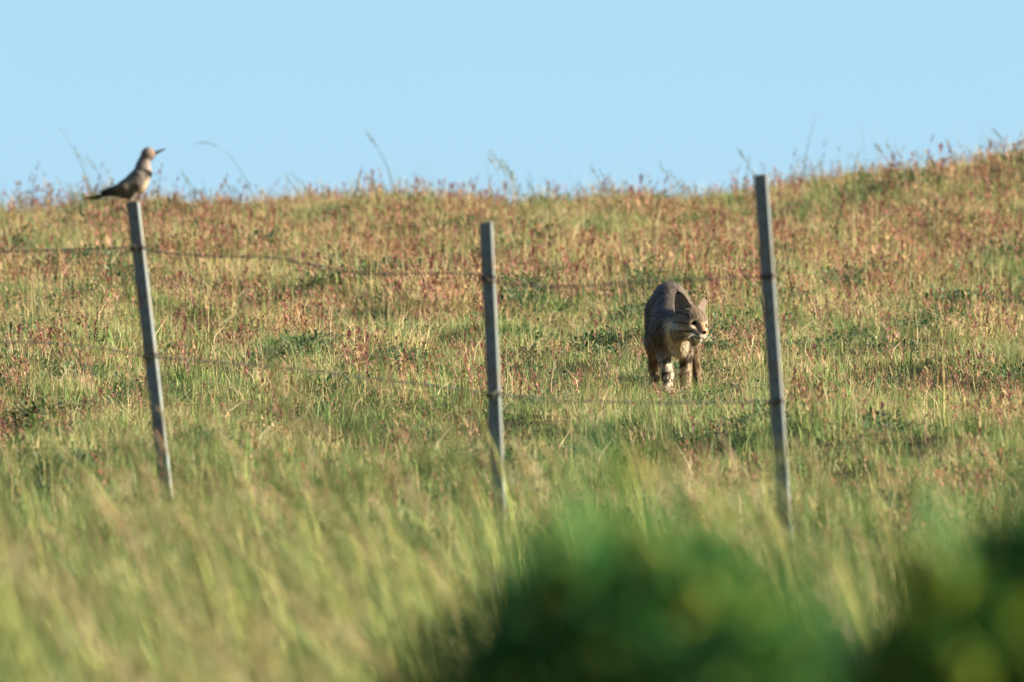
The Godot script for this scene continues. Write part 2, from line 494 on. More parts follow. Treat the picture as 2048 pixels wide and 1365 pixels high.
func build_cat() -> void:
	var root := holder("bobcat", Vector3(CAT.x, ground_at(CAT.x, CAT.z + 0.05) - 0.004, CAT.z))
	tag(root, "grey brown spotted wild cat walking downhill between the second and third fence posts", "bobcat")
	var f := Field.new(Vector3(-0.21, -0.01, -0.68), Vector3(0.24, 0.60, 0.32), 0.0085)
	# trunk: high narrow hips, a dip at the loin, low shoulders
	f.bone(Vector3(-0.005, 0.452, -0.44), Vector3(-0.005, 0.425, -0.26), 0.080, 0.072, 0.05, Vector3(1.0, 1.1, 1.0))
	f.bone(Vector3(-0.005, 0.425, -0.26), Vector3(-0.008, 0.320, 0.00), 0.072, 0.076, 0.05, Vector3(1.0, 1.1, 1.0))
	f.bone(Vector3(-0.040, 0.345, -0.03), Vector3(-0.052, 0.285, 0.04), 0.045, 0.042, 0.04)
	f.bone(Vector3(0.038, 0.335, -0.03), Vector3(0.044, 0.275, 0.04), 0.044, 0.040, 0.04)
	f.bone(Vector3(0.015, 0.265, 0.05), Vector3(0.030, 0.215, 0.05), 0.056, 0.042, 0.04)
	# neck
	f.bone(Vector3(0.005, 0.320, 0.04), Vector3(0.060, 0.318, 0.195), 0.070, 0.060, 0.04)
	# tail
	f.bone(Vector3(-0.005, 0.44, -0.50), Vector3(0.0, 0.36, -0.60), 0.026, 0.018, 0.03)
	# hind legs: thigh, knee forward, hock backward, paw
	for s in [[-1.0, 0.052, 0.074, 0.076, 0.074, -0.40], [1.0, 0.052, 0.085, 0.112, 0.132, -0.36]]:
		var k: float = s[0]
		var dz: float = s[5]
		f.bone(Vector3(k * s[1] - 0.005, 0.405, -0.44), Vector3(k * s[2], 0.255, dz + 0.03), 0.062, 0.042, 0.04)
		f.bone(Vector3(k * s[2], 0.255, dz + 0.03), Vector3(k * s[3], 0.145, dz - 0.12), 0.040, 0.023, 0.03)
		f.bone(Vector3(k * s[3], 0.145, dz - 0.12), Vector3(k * s[4], 0.035, dz - 0.075), 0.021, 0.019, 0.02)
		f.bone(Vector3(k * s[4], 0.026, dz - 0.075), Vector3(k * s[4], 0.022, dz - 0.02), 0.023, 0.021, 0.02)
	# right foreleg, planted ahead
	f.bone(Vector3(-0.052, 0.295, 0.02), Vector3(-0.042, 0.205, -0.005), 0.042, 0.034, 0.03)
	f.bone(Vector3(-0.042, 0.205, -0.005), Vector3(-0.026, 0.095, 0.055), 0.032, 0.025, 0.02)
	f.bone(Vector3(-0.026, 0.095, 0.055), Vector3(-0.024, 0.035, 0.068), 0.025, 0.024, 0.02)
	# left foreleg, a little behind it
	f.bone(Vector3(0.050, 0.285, 0.01), Vector3(0.062, 0.195, -0.045), 0.040, 0.033, 0.03)
	f.bone(Vector3(0.062, 0.195, -0.045), Vector3(0.060, 0.095, -0.020), 0.030, 0.022, 0.02)
	f.bone(Vector3(0.060, 0.095, -0.020), Vector3(0.058, 0.035, -0.012), 0.022, 0.022, 0.02)
	# toes
	for paw in [Vector3(-0.026, 0.024, 0.085), Vector3(0.057, 0.024, 0.005)]:
		for k in 4:
			var x := (k - 1.5) * 0.0155
			f.bone(paw + Vector3(x * 0.8, 0.002, 0), paw + Vector3(x, -0.004, 0.027 - absf(k - 1.5) * 0.006), 0.016, 0.0125, 0.008)
	f.solve()
	var bc := PackedColorArray()
	for p in f.v: bc.append(coat(p))

	# head: looks to its left and a little down
	var h := Field.new(Vector3(-0.12, -0.12, -0.12), Vector3(0.12, 0.11, 0.13), 0.0042)
	h.bone(Vector3(0, 0.012, -0.022), Vector3(0, 0.010, 0.004), 0.064, 0.060, 0.03)
	for s in [-1.0, 1.0]:
		h.bone(Vector3(s * 0.040, -0.012, 0.004), Vector3(s * 0.046, -0.040, -0.012), 0.036, 0.034, 0.025)
		h.bone(Vector3(s * 0.046, -0.040, -0.012), Vector3(s * 0.050, -0.074, -0.014), 0.032, 0.012, 0.02)
		h.bone(Vector3(s * 0.020, 0.030, 0.036), Vector3(s * 0.032, 0.028, 0.026), 0.018, 0.016, 0.02)
		h.bone(Vector3(s * 0.036, -0.010, 0.036), Vector3(s * 0.020, -0.022, 0.060), 0.017, 0.014, 0.015)
		h.bone(Vector3(s * 0.011, -0.030, 0.076), Vector3(s * 0.017, -0.032, 0.068), 0.0155, 0.0165, 0.010)
	h.bone(Vector3(0, 0.026, 0.040), Vector3(0, -0.012, 0.083), 0.021, 0.0125, 0.015)
	h.bone(Vector3(0, -0.048, 0.040), Vector3(0, -0.051, 0.070), 0.022, 0.0125, 0.015)
	h.bone(Vector3(0, -0.030, 0.01), Vector3(0, -0.045, 0.050), 0.045, 0.022, 0.02)
	h.cut(Vector3(0.036, 0.010, 0.066), 0.014, 0.01)
	h.cut(Vector3(-0.036, 0.010, 0.066), 0.014, 0.01)
	h.solve()
	var hc := PackedColorArray()
	for p in h.v: hc.append(face(p))
	var turn := Basis.from_euler(Vector3(deg_to_rad(14), deg_to_rad(40), deg_to_rad(-6)))
	var head := Transform3D(turn.scaled_local(Vector3.ONE * 1.09), Vector3(0.082, 0.320, 0.225))
	var hv := PackedVector3Array()
	var hn := PackedVector3Array()
	for i in h.v.size():
		hv.append(head * h.v[i])
		hn.append((turn * h.n[i]).normalized())
	# one body mesh: trunk, legs and head
	var V := f.v.duplicate()
	var N := f.n.duplicate()
	var C := bc.duplicate()
	var I := f.idx.duplicate()
	var base := V.size()
	V.append_array(hv)
	N.append_array(hn)
	C.append_array(hc)
	for i in h.idx: I.append(i + base)
	var skin := mat(Color(1, 1, 1), 0.85, true)
	skin.metallic_specular = 0.25
	part("body", array_mesh(V, C, N, I), skin, root)
	# fur
	var fv := PackedVector3Array()
	var fn := PackedVector3Array()
	var fc := PackedColorArray()
	fur(f.v, f.n, bc, 3, 0.010, 0.022, 0.0019, func(p): return Vector3(0, -0.7 if p.y > 0.2 else -1.0, -1.0 if p.y > 0.25 else -0.1), fv, fn, fc)
	fur(hv, hn, hc, 2, 0.004, 0.010, 0.0010, func(p): return p - (head * Vector3(0, -0.01, 0.10)), fv, fn, fc)
	# ruff under the cheeks
	var rv := PackedVector3Array()
	var rn := PackedVector3Array()
	var rc := PackedColorArray()
	for i in hv.size():
		var q := h.v[i]
		if q.y < -0.030 and absf(q.x) > 0.026 and q.z < 0.03:
			rv.append(hv[i])
			rn.append(hn[i])
			rc.append(hc[i])
	fur(rv, rn, rc, 2, 0.012, 0.026, 0.0010, func(p): return Vector3(0, -1.0, 0) + (p - head.origin) * 4.0, fv, fn, fc)
	var coat_hair := part("fur", array_mesh(fv, fc, fn), skin, root)
	coat_hair.set_meta("kind", "stuff")
	for s in [-1.0, 1.0]:
		var e := ear(s)
		var o := part("ear", array_mesh(e[0], e[1]), mat(Color(1, 1, 1), 0.9, true), root)
		var own := Transform3D(Basis.from_euler(Vector3(deg_to_rad(-6), deg_to_rad(22.0 if s > 0.0 else -46.0), deg_to_rad(-30 * s))), Vector3(s * 0.043, 0.036, -0.010))
		o.transform = head * own.scaled_local(Vector3.ONE * 1.08)
		var eye := part("eye", ball(Vector3(0.0100, 0.0062, 0.0080), Color(1, 1, 1)), mat(Color(0.30, 0.21, 0.07), 0.12), root)
		eye.transform = head * Transform3D(Basis(), Vector3(s * 0.0315, 0.0085, 0.0488))
		var pupil := part("pupil", ball(Vector3(0.0034, 0.0040, 0.0034), Color(1, 1, 1), 8, 10), mat(Color(0.006, 0.005, 0.005), 0.1), eye)
		pupil.position = Vector3(s * 0.0015, 0, 0.0062)
		var wv := PackedVector3Array()
		for k in 7:
			var p := Vector3(s * 0.022, -0.031 - (k % 3) * 0.004, 0.074 - floorf(k / 3.0) * 0.004)
			var tip := p + Vector3(s * rng.randf_range(0.05, 0.075), rng.randf_range(-0.055, 0.004), rng.randf_range(-0.005, 0.03))
			var mid := p.lerp(tip, 0.5) + Vector3(0, 0.006, 0)
			var w := Vector3(0, 0.00025, 0)
			wv.append_array(PackedVector3Array([p - w, mid - w * 0.7, p + w, p + w, mid - w * 0.7, mid + w * 0.7, mid - w * 0.7, tip, mid + w * 0.7]))
		var wh := part("whiskers", array_mesh(wv, PackedColorArray()), mat(Color(0.6, 0.57, 0.5), 0.5), root)
		wh.transform = head
	var nose := part("nose", ball(Vector3(0.0095, 0.0070, 0.0070), Color(1, 1, 1)), mat(Color(0.15, 0.07, 0.055), 0.6), root)
	nose.transform = head * Transform3D(Basis(), Vector3(0, -0.0165, 0.0925))


# ---------------------------------------------------------------- the flicker
func plumage(p: Vector3) -> Color:
	# +x forward, +z towards the side that faces the fence's near side
	var speck := fine.get_noise_3d(p.x * 300, p.y * 300, p.z * 300)
	var grey := Color(0.150, 0.130, 0.115)
	if p.y > 0.112 or p.x > 0.045 and p.y > 0.108:
		# head: brown grey hood, cinnamon face, pale throat
		var c := grey.lerp(Color(0.19, 0.15, 0.12), 0.4)
		var front := sm(0.046, 0.060, p.x + (p.y - 0.15) * -0.25)
		c = c.lerp(Color(0.19, 0.155, 0.125), front * 0.9)
		if p.y < 0.140: c = c.lerp(Color(0.23, 0.20, 0.17), front)
		if p.x > 0.058 and p.y > 0.156: c = c.lerp(Color(0.24, 0.145, 0.09), sm(0.156, 0.164, p.y) * 0.7)
		return vary(c, 0.06)
	# how far towards the breast, across the slant of the body
	var low := p.x * 0.72 - (p.y - 0.06) * 0.55 + 0.012 * absf(p.z) / 0.035 * -1.0
	var belly := sm(0.012, 0.023, low)
	var c := grey
	var stripe := sin((p.x * 0.8 + p.y * 0.6) * 620.0 + fine.get_noise_3d(p.x * 80, p.y * 80, 0) * 3.0)
	c = c.lerp(Color(0.06, 0.05, 0.045), sm(0.35, 0.8, stripe) * 0.55)
	var cream := Color(0.42, 0.33, 0.235)
	var spots := fine.get_noise_3d(p.x * 170, p.y * 170, p.z * 170)
	cream = cream.lerp(Color(0.05, 0.04, 0.035), sm(0.42, 0.56, spots) * 0.7)
	c = c.lerp(cream, belly)
	# black crescent on the upper breast
	var slant := p.y - (0.1085 - (p.x - 0.040) * 0.83)
	if p.x > 0.037 and absf(slant) < 0.0025 + (p.x - 0.037) * 0.38: c = Color(0.014, 0.012, 0.012)
	if p.x < -0.045: c = c.lerp(Color(0.05, 0.045, 0.042), sm(-0.045, -0.075, p.x) * 0.8)
	return c.lerp(c * 0.8, clampf(speck, 0, 1))

func build_bird(at: Vector3) -> void:
	var root := holder("woodpecker", at, deg_to_rad(4))
	tag(root, "grey brown woodpecker with black breast crescent perched on the leftmost fence post", "bird")
	var f := Field.new(Vector3(-0.19, -0.01, -0.055), Vector3(0.10, 0.20, 0.055), 0.0036)
	f.bone(Vector3(0.0535, 0.164, 0), Vector3(0.060, 0.162, 0), 0.0200, 0.0165, 0.012)
	f.bone(Vector3(0.050, 0.158, 0), Vector3(0.036, 0.128, 0), 0.0195, 0.0180, 0.015)
	f.bone(Vector3(0.036, 0.128, 0), Vector3(0.036, 0.100, 0), 0.0180, 0.0265, 0.015)
	f.bone(Vector3(0.036, 0.100, 0), Vector3(0.014, 0.064, 0), 0.0265, 0.0345, 0.02)
	f.bone(Vector3(0.014, 0.064, 0), Vector3(-0.024, 0.042, 0), 0.0345, 0.0270, 0.02)
	f.bone(Vector3(-0.024, 0.042, 0), Vector3(-0.072, 0.030, 0), 0.0270, 0.0115, 0.02)
	# folded wings lie along the flanks
	for s in [-1.0, 1.0]:
		f.bone(Vector3(0.020, 0.086, s * 0.024), Vector3(-0.030, 0.052, s * 0.025), 0.017, 0.015, 0.008)
		f.bone(Vector3(-0.030, 0.052, s * 0.025), Vector3(-0.100, 0.030, s * 0.010), 0.014, 0.004, 0.008)
		f.bone(Vector3(0.002, 0.030, s * 0.014), Vector3(-0.006, 0.012, s * 0.015), 0.012, 0.006, 0.01)
	f.solve()
	var c := PackedColorArray()
	for p in f.v: c.append(plumage(p))
	var m := mat(Color(1, 1, 1), 0.8, true)
	m.metallic_specular = 0.3
	part("body", array_mesh(f.v, c, f.n, f.idx), m, root)
	# contour feathers that break the outline
	var fv := PackedVector3Array()
	var fn := PackedVector3Array()
	var fc := PackedColorArray()
	fur(f.v, f.n, c, 1, 0.004, 0.009, 0.0013, func(p): return Vector3(-1.0, -0.9 if p.x > 0.0 else -0.35, 0), fv, fn, fc)
	var plume := part("plumage", array_mesh(fv, fc, fn), m, root)
	plume.set_meta("kind", "stuff")
	# tail feathers: stiff, pointed, layered
	var dark := mat(Color(0.030, 0.027, 0.026), 0.65)
	for k in 6:
		var s := (k - 2.5) / 2.5
		var a := Vector3(-0.062, 0.032 - absf(s) * 0.004 + k * 0.0005, s * 0.007)
		var b := Vector3(-0.176 + absf(s) * 0.028, 0.010 - absf(s) * 0.002 + k * 0.0005, s * 0.020)
		var w := Vector3(0, 0.0012, 0.0075)
		var mid := a.lerp(b, 0.7) + Vector3(0, -0.003, 0)
		var t := Vector3(0, 0.0012, 0)
		var tv := PackedVector3Array()
		for up in [t, -t]:
			tv.append_array(PackedVector3Array([a - w + up, mid - w + up, a + w + up, a + w + up, mid - w + up, mid + w + up, mid - w + up, b + up, mid + w + up]))
		part("tail_feather", array_mesh(tv, PackedColorArray()), dark, root)
	# wing tips: long dark flight feathers over the rump
	for s in [-1.0, 1.0]:
		for k in 3:
			var a := Vector3(-0.040 + k * 0.01, 0.056 - k * 0.006, s * 0.030)
			var b := Vector3(-0.118 + k * 0.014, 0.031 - k * 0.004, s * (0.010 + k * 0.002))
			var w := Vector3(0.002, 0.006, 0)
			var tv := PackedVector3Array()
			for off in [0.0, 0.0014]:
				var z := Vector3(0, 0, off * s)
				tv.append_array(PackedVector3Array([a - w + z, a.lerp(b, 0.6) - w * 0.8 + z, a + w + z, a + w + z, a.lerp(b, 0.6) - w * 0.8 + z, a.lerp(b, 0.6) + w * 0.8 + z, a.lerp(b, 0.6) - w * 0.8 + z, b + z, a.lerp(b, 0.6) + w * 0.8 + z]))
			part("flight_feather", array_mesh(tv, PackedColorArray()), dark, root)
	# bill, eyes, legs and toes
	var bill := Field.new(Vector3(0.06, 0.14, -0.02), Vector3(0.13, 0.20, 0.02), 0.0018)
	bill.bone(Vector3(0.070, 0.1640, 0), Vector3(0.113, 0.1820, 0), 0.0062, 0.0014, 0.004)
	bill.bone(Vector3(0.070, 0.1595, 0), Vector3(0.109, 0.1795, 0), 0.0050, 0.0012, 0.004)
	bill.solve()
	part("bill", array_mesh(bill.v, PackedColorArray(), bill.n, bill.idx), mat(Color(0.045, 0.042, 0.040), 0.4), root)
	for s in [-1.0, 1.0]:
		var e := part("eye", ball(Vector3(0.0034, 0.0034, 0.0024), Color(1, 1, 1), 8, 10), mat(Color(0.012, 0.009, 0.008), 0.1), root)
		e.position = Vector3(0.062, 0.1655, s * 0.0155)
		var leg := Field.new(Vector3(-0.03, -0.004, -0.03), Vector3(0.03, 0.03, 0.03), 0.0014)
		leg.bone(Vector3(-0.006, 0.016, s * 0.013), Vector3(-0.004, 0.004, s * 0.012), 0.0035, 0.0024, 0.002)
		for toe in [Vector3(0.014, 0.0018, s * 0.016), Vector3(0.015, 0.0018, s * 0.008), Vector3(-0.016, 0.0018, s * 0.014)]:
			leg.bone(Vector3(-0.004, 0.003, s * 0.012), toe, 0.0024, 0.0016, 0.002)
		leg.solve()
		part("foot", array_mesh(leg.v, PackedColorArray(), leg.n, leg.idx), mat(Color(0.22, 0.20, 0.17), 0.7), root)


# ---------------------------------------------------------------- the fence
func metal(seed_: int, base: Color, stain: Color) -> StandardMaterial3D:
	var m := StandardMaterial3D.new()
	var noise := FastNoiseLite.new()
	noise.seed = seed_
	noise.frequency = 0.012
	noise.fractal_octaves = 5
	var ramp := Gradient.new()
	ramp.offsets = PackedFloat32Array([0.0, 0.52, 0.66, 1.0])
	ramp.colors = PackedColorArray([base.linear_to_srgb(), (base * 1.12).linear_to_srgb(), stain.linear_to_srgb(), (stain * 0.6).linear_to_srgb()])
	var t := NoiseTexture2D.new()
	t.width = 256
	t.height = 256
	t.seamless = true
	t.noise = noise
	t.color_ramp = ramp
	m.albedo_texture = t
	m.uv1_triplanar = true
	m.uv1_scale = Vector3(4, 1.6, 4)
	m.roughness = 0.62
	m.metallic = 0.15
	return m

func tee(h: float) -> ArrayMesh:
	# the section of a steel post: a wide flange in front with lipped edges and a web behind it
	var o := [Vector2(-0.0225, 0.004), Vector2(-0.0205, 0.0065), Vector2(-0.015, 0.004), Vector2(0.015, 0.004), Vector2(0.0205, 0.0065), Vector2(0.0225, 0.004), Vector2(0.0225, 0.001), Vector2(0.0205, -0.001), Vector2(0.0045, -0.002), Vector2(0.0028, -0.005), Vector2(0.0026, -0.038), Vector2(0.0016, -0.0395), Vector2(-0.0016, -0.0395), Vector2(-0.0026, -0.038), Vector2(-0.0028, -0.005), Vector2(-0.0045, -0.002), Vector2(-0.0205, -0.001), Vector2(-0.0225, 0.001)]
	var st := SurfaceTool.new()
	st.begin(Mesh.PRIMITIVE_TRIANGLES)
	st.set_smooth_group(-1)
	var n := o.size()
	for i in n:
		var a: Vector2 = o[i]
		var b: Vector2 = o[(i + 1) % n]
		var q := [Vector3(a.x, 0, a.y), Vector3(b.x, 0, b.y), Vector3(b.x, h, b.y), Vector3(a.x, h, a.y)]
		for k in [0, 2, 1, 0, 3, 2]: st.add_vertex(q[k])
	var pts := PackedVector2Array(o)
	var tri := Geometry2D.triangulate_polygon(pts)
	for i in range(0, tri.size(), 3):
		var ccw := (pts[tri[i + 1]] - pts[tri[i]]).cross(pts[tri[i + 2]] - pts[tri[i]]) > 0.0
		for k in ([0, 1, 2] if ccw else [0, 2, 1]):
			var p := pts[tri[i + k]]
			st.add_vertex(Vector3(p.x, h, p.y))
	st.generate_normals()
	return st.commit()

func post(at: Vector3, top: Vector3, label: String, clips: Array, m: Material, rust: Material) -> Node3D:
	var root := holder("fence_post", at)
	var up := (top - at).normalized()
	var h := (top - at).length() + 0.3
	var right := Vector3(cos(deg_to_rad(31)), 0, sin(deg_to_rad(31)))
	right = (right - up * right.dot(up)).normalized()
	root.basis = Basis(right, up, right.cross(up))
	root.position = at - up * 0.3
	tag(root, label, "fence post", "steel posts of the wire fence")
	part("post_bar", tee(h), m, root)
	var s := BoxMesh.new()
	s.size = Vector3(0.011, 0.009, 0.006)
	var y := h - 0.05
	while y > 0.36:
		var k := part("stud", s, m, root)
		k.position = Vector3(0, y, 0.0062)
		y -= 0.0535
	for c in clips:
		var clip := Field.new(Vector3(-0.032, -0.02, -0.014), Vector3(0.032, 0.02, 0.024), 0.0022)
		for j in 2:
			var yy := 0.004 - j * 0.008
			clip.bone(Vector3(-0.024, yy, 0.010), Vector3(0.024, yy, 0.010), 0.0034, 0.0034, 0.001)
			clip.bone(Vector3(0.024, yy, 0.010), Vector3(0.023, yy + 0.003, -0.006), 0.0034, 0.0034, 0.001)
			clip.bone(Vector3(-0.024, yy, 0.010), Vector3(-0.023, yy + 0.003, -0.006), 0.0034, 0.0034, 0.001)
		clip.solve()
		var q := part("wire_clip", array_mesh(clip.v, PackedColorArray(), clip.n, clip.idx), rust, root)
		q.position = Vector3(0, c + 0.3, 0)
	return root

func wire(pts: Array, label: String, m: Material, seed_: int) -> void:
	var curve := Curve3D.new()
	for i in pts.size():
		var a: Vector3 = pts[maxi(0, i - 1)]
		var b: Vector3 = pts[mini(pts.size() - 1, i + 1)]
		var t := (b - a) * 0.14
		curve.add_point(pts[i], -t, t)
	curve.bake_interval = 0.01
	var root := holder("barbed_wire", pts[0])
	tag(root, label, "barbed wire", "strands of the wire fence")
	var total := curve.get_baked_length()
	for strand in 2:
		var st := SurfaceTool.new()
		st.begin(Mesh.PRIMITIVE_TRIANGLES)
		var n := int(total / 0.012)
		var rings := []
		for i in n + 1:
			var l := total * i / n
			var p := curve.sample_baked(l)
			var d := (curve.sample_baked(minf(l + 0.01, total)) - curve.sample_baked(maxf(l - 0.01, 0))).normalized()
			var u := d.cross(Vector3.UP).normalized()
			var w := u.cross(d)
			var a := l * TAU / 0.075 + strand * PI
			var c: Vector3 = p + (u * cos(a) + w * sin(a)) * 0.0016 - pts[0]
			var ring := []
			for k in 6:
				var b := TAU * k / 6
				ring.append(c + (u * cos(b) + w * sin(b)) * 0.0013)
			rings.append(ring)
		for i in n:
			for k in 6:
				var q := [rings[i][k], rings[i][(k + 1) % 6], rings[i + 1][(k + 1) % 6], rings[i + 1][k]]
				for j in [0, 2, 1, 0, 3, 2]: st.add_vertex(q[j])
		st.generate_normals()
		part("strand", st.commit(), m, root)
	# four-point barbs about every 12 cm
	var r := RandomNumberGenerator.new()
	r.seed = seed_
	var bm := Field.new(Vector3(-0.022, -0.022, -0.022), Vector3(0.022, 0.022, 0.022), 0.0016)
	bm.bone(Vector3(-0.006, 0, 0), Vector3(0.006, 0, 0), 0.0040, 0.0040, 0.001)
	for k in 4:
		var a := TAU * k / 4 + 0.4
		bm.bone(Vector3(-0.003 + 0.002 * k, 0, 0), Vector3(-0.004 + 0.0025 * k, cos(a) * 0.014, sin(a) * 0.014), 0.0017, 0.0010, 0.001)
	bm.solve()
	var barb := array_mesh(bm.v, PackedColorArray(), bm.n, bm.idx)
	var l := 0.05
	while l < total - 0.05:
		var d := (curve.sample_baked(l + 0.01) - curve.sample_baked(l - 0.01)).normalized()
		var u := d.cross(Vector3.UP).normalized()
		var o := part("barb", barb, m, root)
		o.transform = Transform3D(Basis(d, u.cross(d), -u).orthonormalized() * Basis(Vector3.RIGHT, r.randf() * TAU), curve.sample_baked(l) - pts[0])
		l += r.randf_range(0.11, 0.135)


# ---------------------------------------------------------------- the near bushes
func bush(called: String, at: Vector3, label: String, lobes: Array, cols: Array, stem_col: Color, leaf: float) -> void:
	# lobes: [centre over the base, radius, leaves]; each lobe has its own stem that forks into it
	var root := holder(called, at)
	tag(root, label, "bush", "near bushes in front of the fence")
	var v := PackedVector3Array()
	var c := PackedColorArray()
	var sv := Field.new(Vector3(-0.33, -0.08, -0.2), Vector3(0.33, 1.4, 0.2), 0.014)
	for lobe in lobes:
		var centre: Vector3 = lobe[0]
		var r: float = lobe[1]
		sv.bone(Vector3(centre.x * 0.15, -0.06, centre.z * 0.15), Vector3(centre.x * 0.7, centre.y * 0.55, centre.z * 0.7), 0.013, 0.010, 0.01)
		sv.bone(Vector3(centre.x * 0.7, centre.y * 0.55, centre.z * 0.7), centre + Vector3(0, r * 0.3, 0), 0.010, 0.009, 0.01)
		for k in int(lobe[2]):
			var dir := Vector3(rng.randfn(), rng.randfn(), rng.randfn()).normalized()
			var p := centre + dir * r * (pow(rng.randf(), 0.45) + (0.45 * rng.randf() if rng.randf() < 0.16 else 0.0)) * Vector3(1, 1.25, 1)
			var out := (dir + Vector3(rng.randf_range(-0.7, 0.7), rng.randf_range(0.0, 0.9), rng.randf_range(-0.7, 0.7))).normalized()
			var side := out.cross(Vector3(rng.randf_range(-1, 1), rng.randf_range(-1, 1), rng.randf_range(-1, 1))).normalized()
			var l := leaf * rng.randf_range(0.65, 1.25)
			var fold := out.cross(side) * l * 0.07
			var col := vary(cols[rng.randi() % cols.size()], 0.25)
			var a := p + out * l * 0.35
			var b := p + out * l * 0.7
			var tip := p + out * l - Vector3(0, l * 0.1, 0)
			for s in [-1.0, 1.0]:
				var e1: Vector3 = a + side * s * l * 0.24 + fold
				var e2: Vector3 = b + side * s * l * 0.20 + fold
				v.append_array(PackedVector3Array([p, a, e1, a, b, e1, b, e2, e1, b, tip, e2]))
				for q in 12: c.append(col)
	sv.solve()
	part("stem", array_mesh(sv.v, PackedColorArray(), sv.n, sv.idx), mat(stem_col, 0.85), root)
	var f := part("foliage", array_mesh(v, c), leaf_mat(0.75), root)
	f.set_meta("kind", "stuff")


# ---------------------------------------------------------------- the place
func _ready() -> void:
	rng.seed = 7
	for n in [rolling, patches, fine]:
		n.noise_type = FastNoiseLite.TYPE_SIMPLEX_SMOOTH
		n.fractal_type = FastNoiseLite.FRACTAL_NONE
		n.frequency = 1.0
	rolling.seed = 3
	patches.seed = 11
	fine.seed = 5

	# camera: a 400 mm lens held at standing height, tilted up the slope, focused on the cat
	var cam := Camera3D.new()
	cam.name = "camera"
	var lens := CameraAttributesPhysical.new()
	lens.frustum_focal_length = 402.2
	lens.exposure_aperture = 8.0
	lens.frustum_focus_distance = 51.8
	lens.frustum_near = 0.5
	lens.frustum_far = 900.0
	cam.attributes = lens
	add_child(cam)
	cam.rotation.x = 0.045
	cam.current = true

	var env := Environment.new()
	env.background_mode = Environment.BG_SKY
	var sky := ProceduralSkyMaterial.new()
	sky.sky_top_color = Color(0.045, 0.10, 0.205).linear_to_srgb()
	sky.sky_horizon_color = Color(0.136, 0.215, 0.260).linear_to_srgb()
	sky.sky_curve = 0.25
	sky.ground_horizon_color = Color(0.16, 0.15, 0.10).linear_to_srgb()
	sky.ground_bottom_color = Color(0.10, 0.10, 0.06).linear_to_srgb()
	sky.sun_angle_max = 20.0
	env.sky = Sky.new()
	env.sky.sky_material = sky
	env.tonemap_mode = Environment.TONE_MAPPER_LINEAR
	env.tonemap_exposure = 3.7
	env.sdfgi_enabled = true
	env.ssao_enabled = true
	env.ssil_enabled = true
	var we := WorldEnvironment.new()
	we.name = "world_environment"
	we.environment = env
	add_child(we)

	var sun := DirectionalLight3D.new()
	sun.name = "sun"
	sun.light_energy = 1.6
	sun.light_color = Color(1.0, 0.945, 0.84)
	sun.light_angular_distance = 0.5
	sun.shadow_enabled = true
	add_child(sun)
	sun.look_at_from_position(Vector3(1.0, 0.40, 0.10) * 10.0, Vector3.ZERO)

	build_ground()
	build_meadow()
	build_fence()
	build_bird(Vector3(-1.281, 2.2035, -38.507))
	build_cat()
	build_bushes()
	build_single_plants()


func build_ground() -> void:
	var xs := []
	var x := -220.0
	while x < 220.0:
		xs.append(x)
		x += 0.22 if absf(x) < 9.0 else (1.2 if absf(x) < 24.0 else 14.0)
	xs.append(220.0)
	var zs := []
	var d := -60.0
	while d < 400.0:
		zs.append(-d)
		d += 0.35 if d > 20.0 and d < 112.0 else (1.0 if d > -6.0 and d < 160 else 12.0)
	zs.append(-400.0)
	var v := PackedVector3Array()
	var n := PackedVector3Array()
	var idx := PackedInt32Array()
	for z in zs:
		for q in xs:
			v.append(Vector3(q, ground_at(q, z), z))
	var w := xs.size()
	n.resize(v.size())
	for j in zs.size() - 1:
		for i in w - 1:
			var a := j * w + i
			idx.append_array(PackedInt32Array([a, a + w, a + 1, a + 1, a + w, a + w + 1]))
	for i in range(0, idx.size(), 3):
		var f := (v[idx[i + 2]] - v[idx[i]]).cross(v[idx[i + 1]] - v[idx[i]])
		for k in 3: n[idx[i + k]] += f
	for i in n.size(): n[i] = n[i].normalized() * signf(n[i].y)
	var m := StandardMaterial3D.new()
	var noise := FastNoiseLite.new()
	noise.seed = 21
	noise.frequency = 0.02
	noise.fractal_octaves = 5
	var ramp := Gradient.new()
	ramp.offsets = PackedFloat32Array([0.0, 0.4, 0.6, 1.0])
	ramp.colors = PackedColorArray([Color(0.045, 0.05, 0.02).linear_to_srgb(), Color(0.11, 0.095, 0.045).linear_to_srgb(), Color(0.17, 0.13, 0.065).linear_to_srgb(), Color(0.13, 0.13, 0.05).linear_to_srgb()])
	var t := NoiseTexture2D.new()
	t.width = 1024
	t.height = 1024
	t.seamless = true
	t.noise = noise
	t.color_ramp = ramp
	m.albedo_texture = t
	m.uv1_triplanar = true
	m.uv1_world_triplanar = true
	m.uv1_scale = Vector3(0.35, 0.35, 0.35)
	m.roughness = 1.0
	m.metallic_specular = 0.0
	var o := part("ground", array_mesh(v, PackedColorArray(), n, idx), m, self)
	tag(o, "dry earth and thatch of the hillside under the grass", "ground", "", "structure")


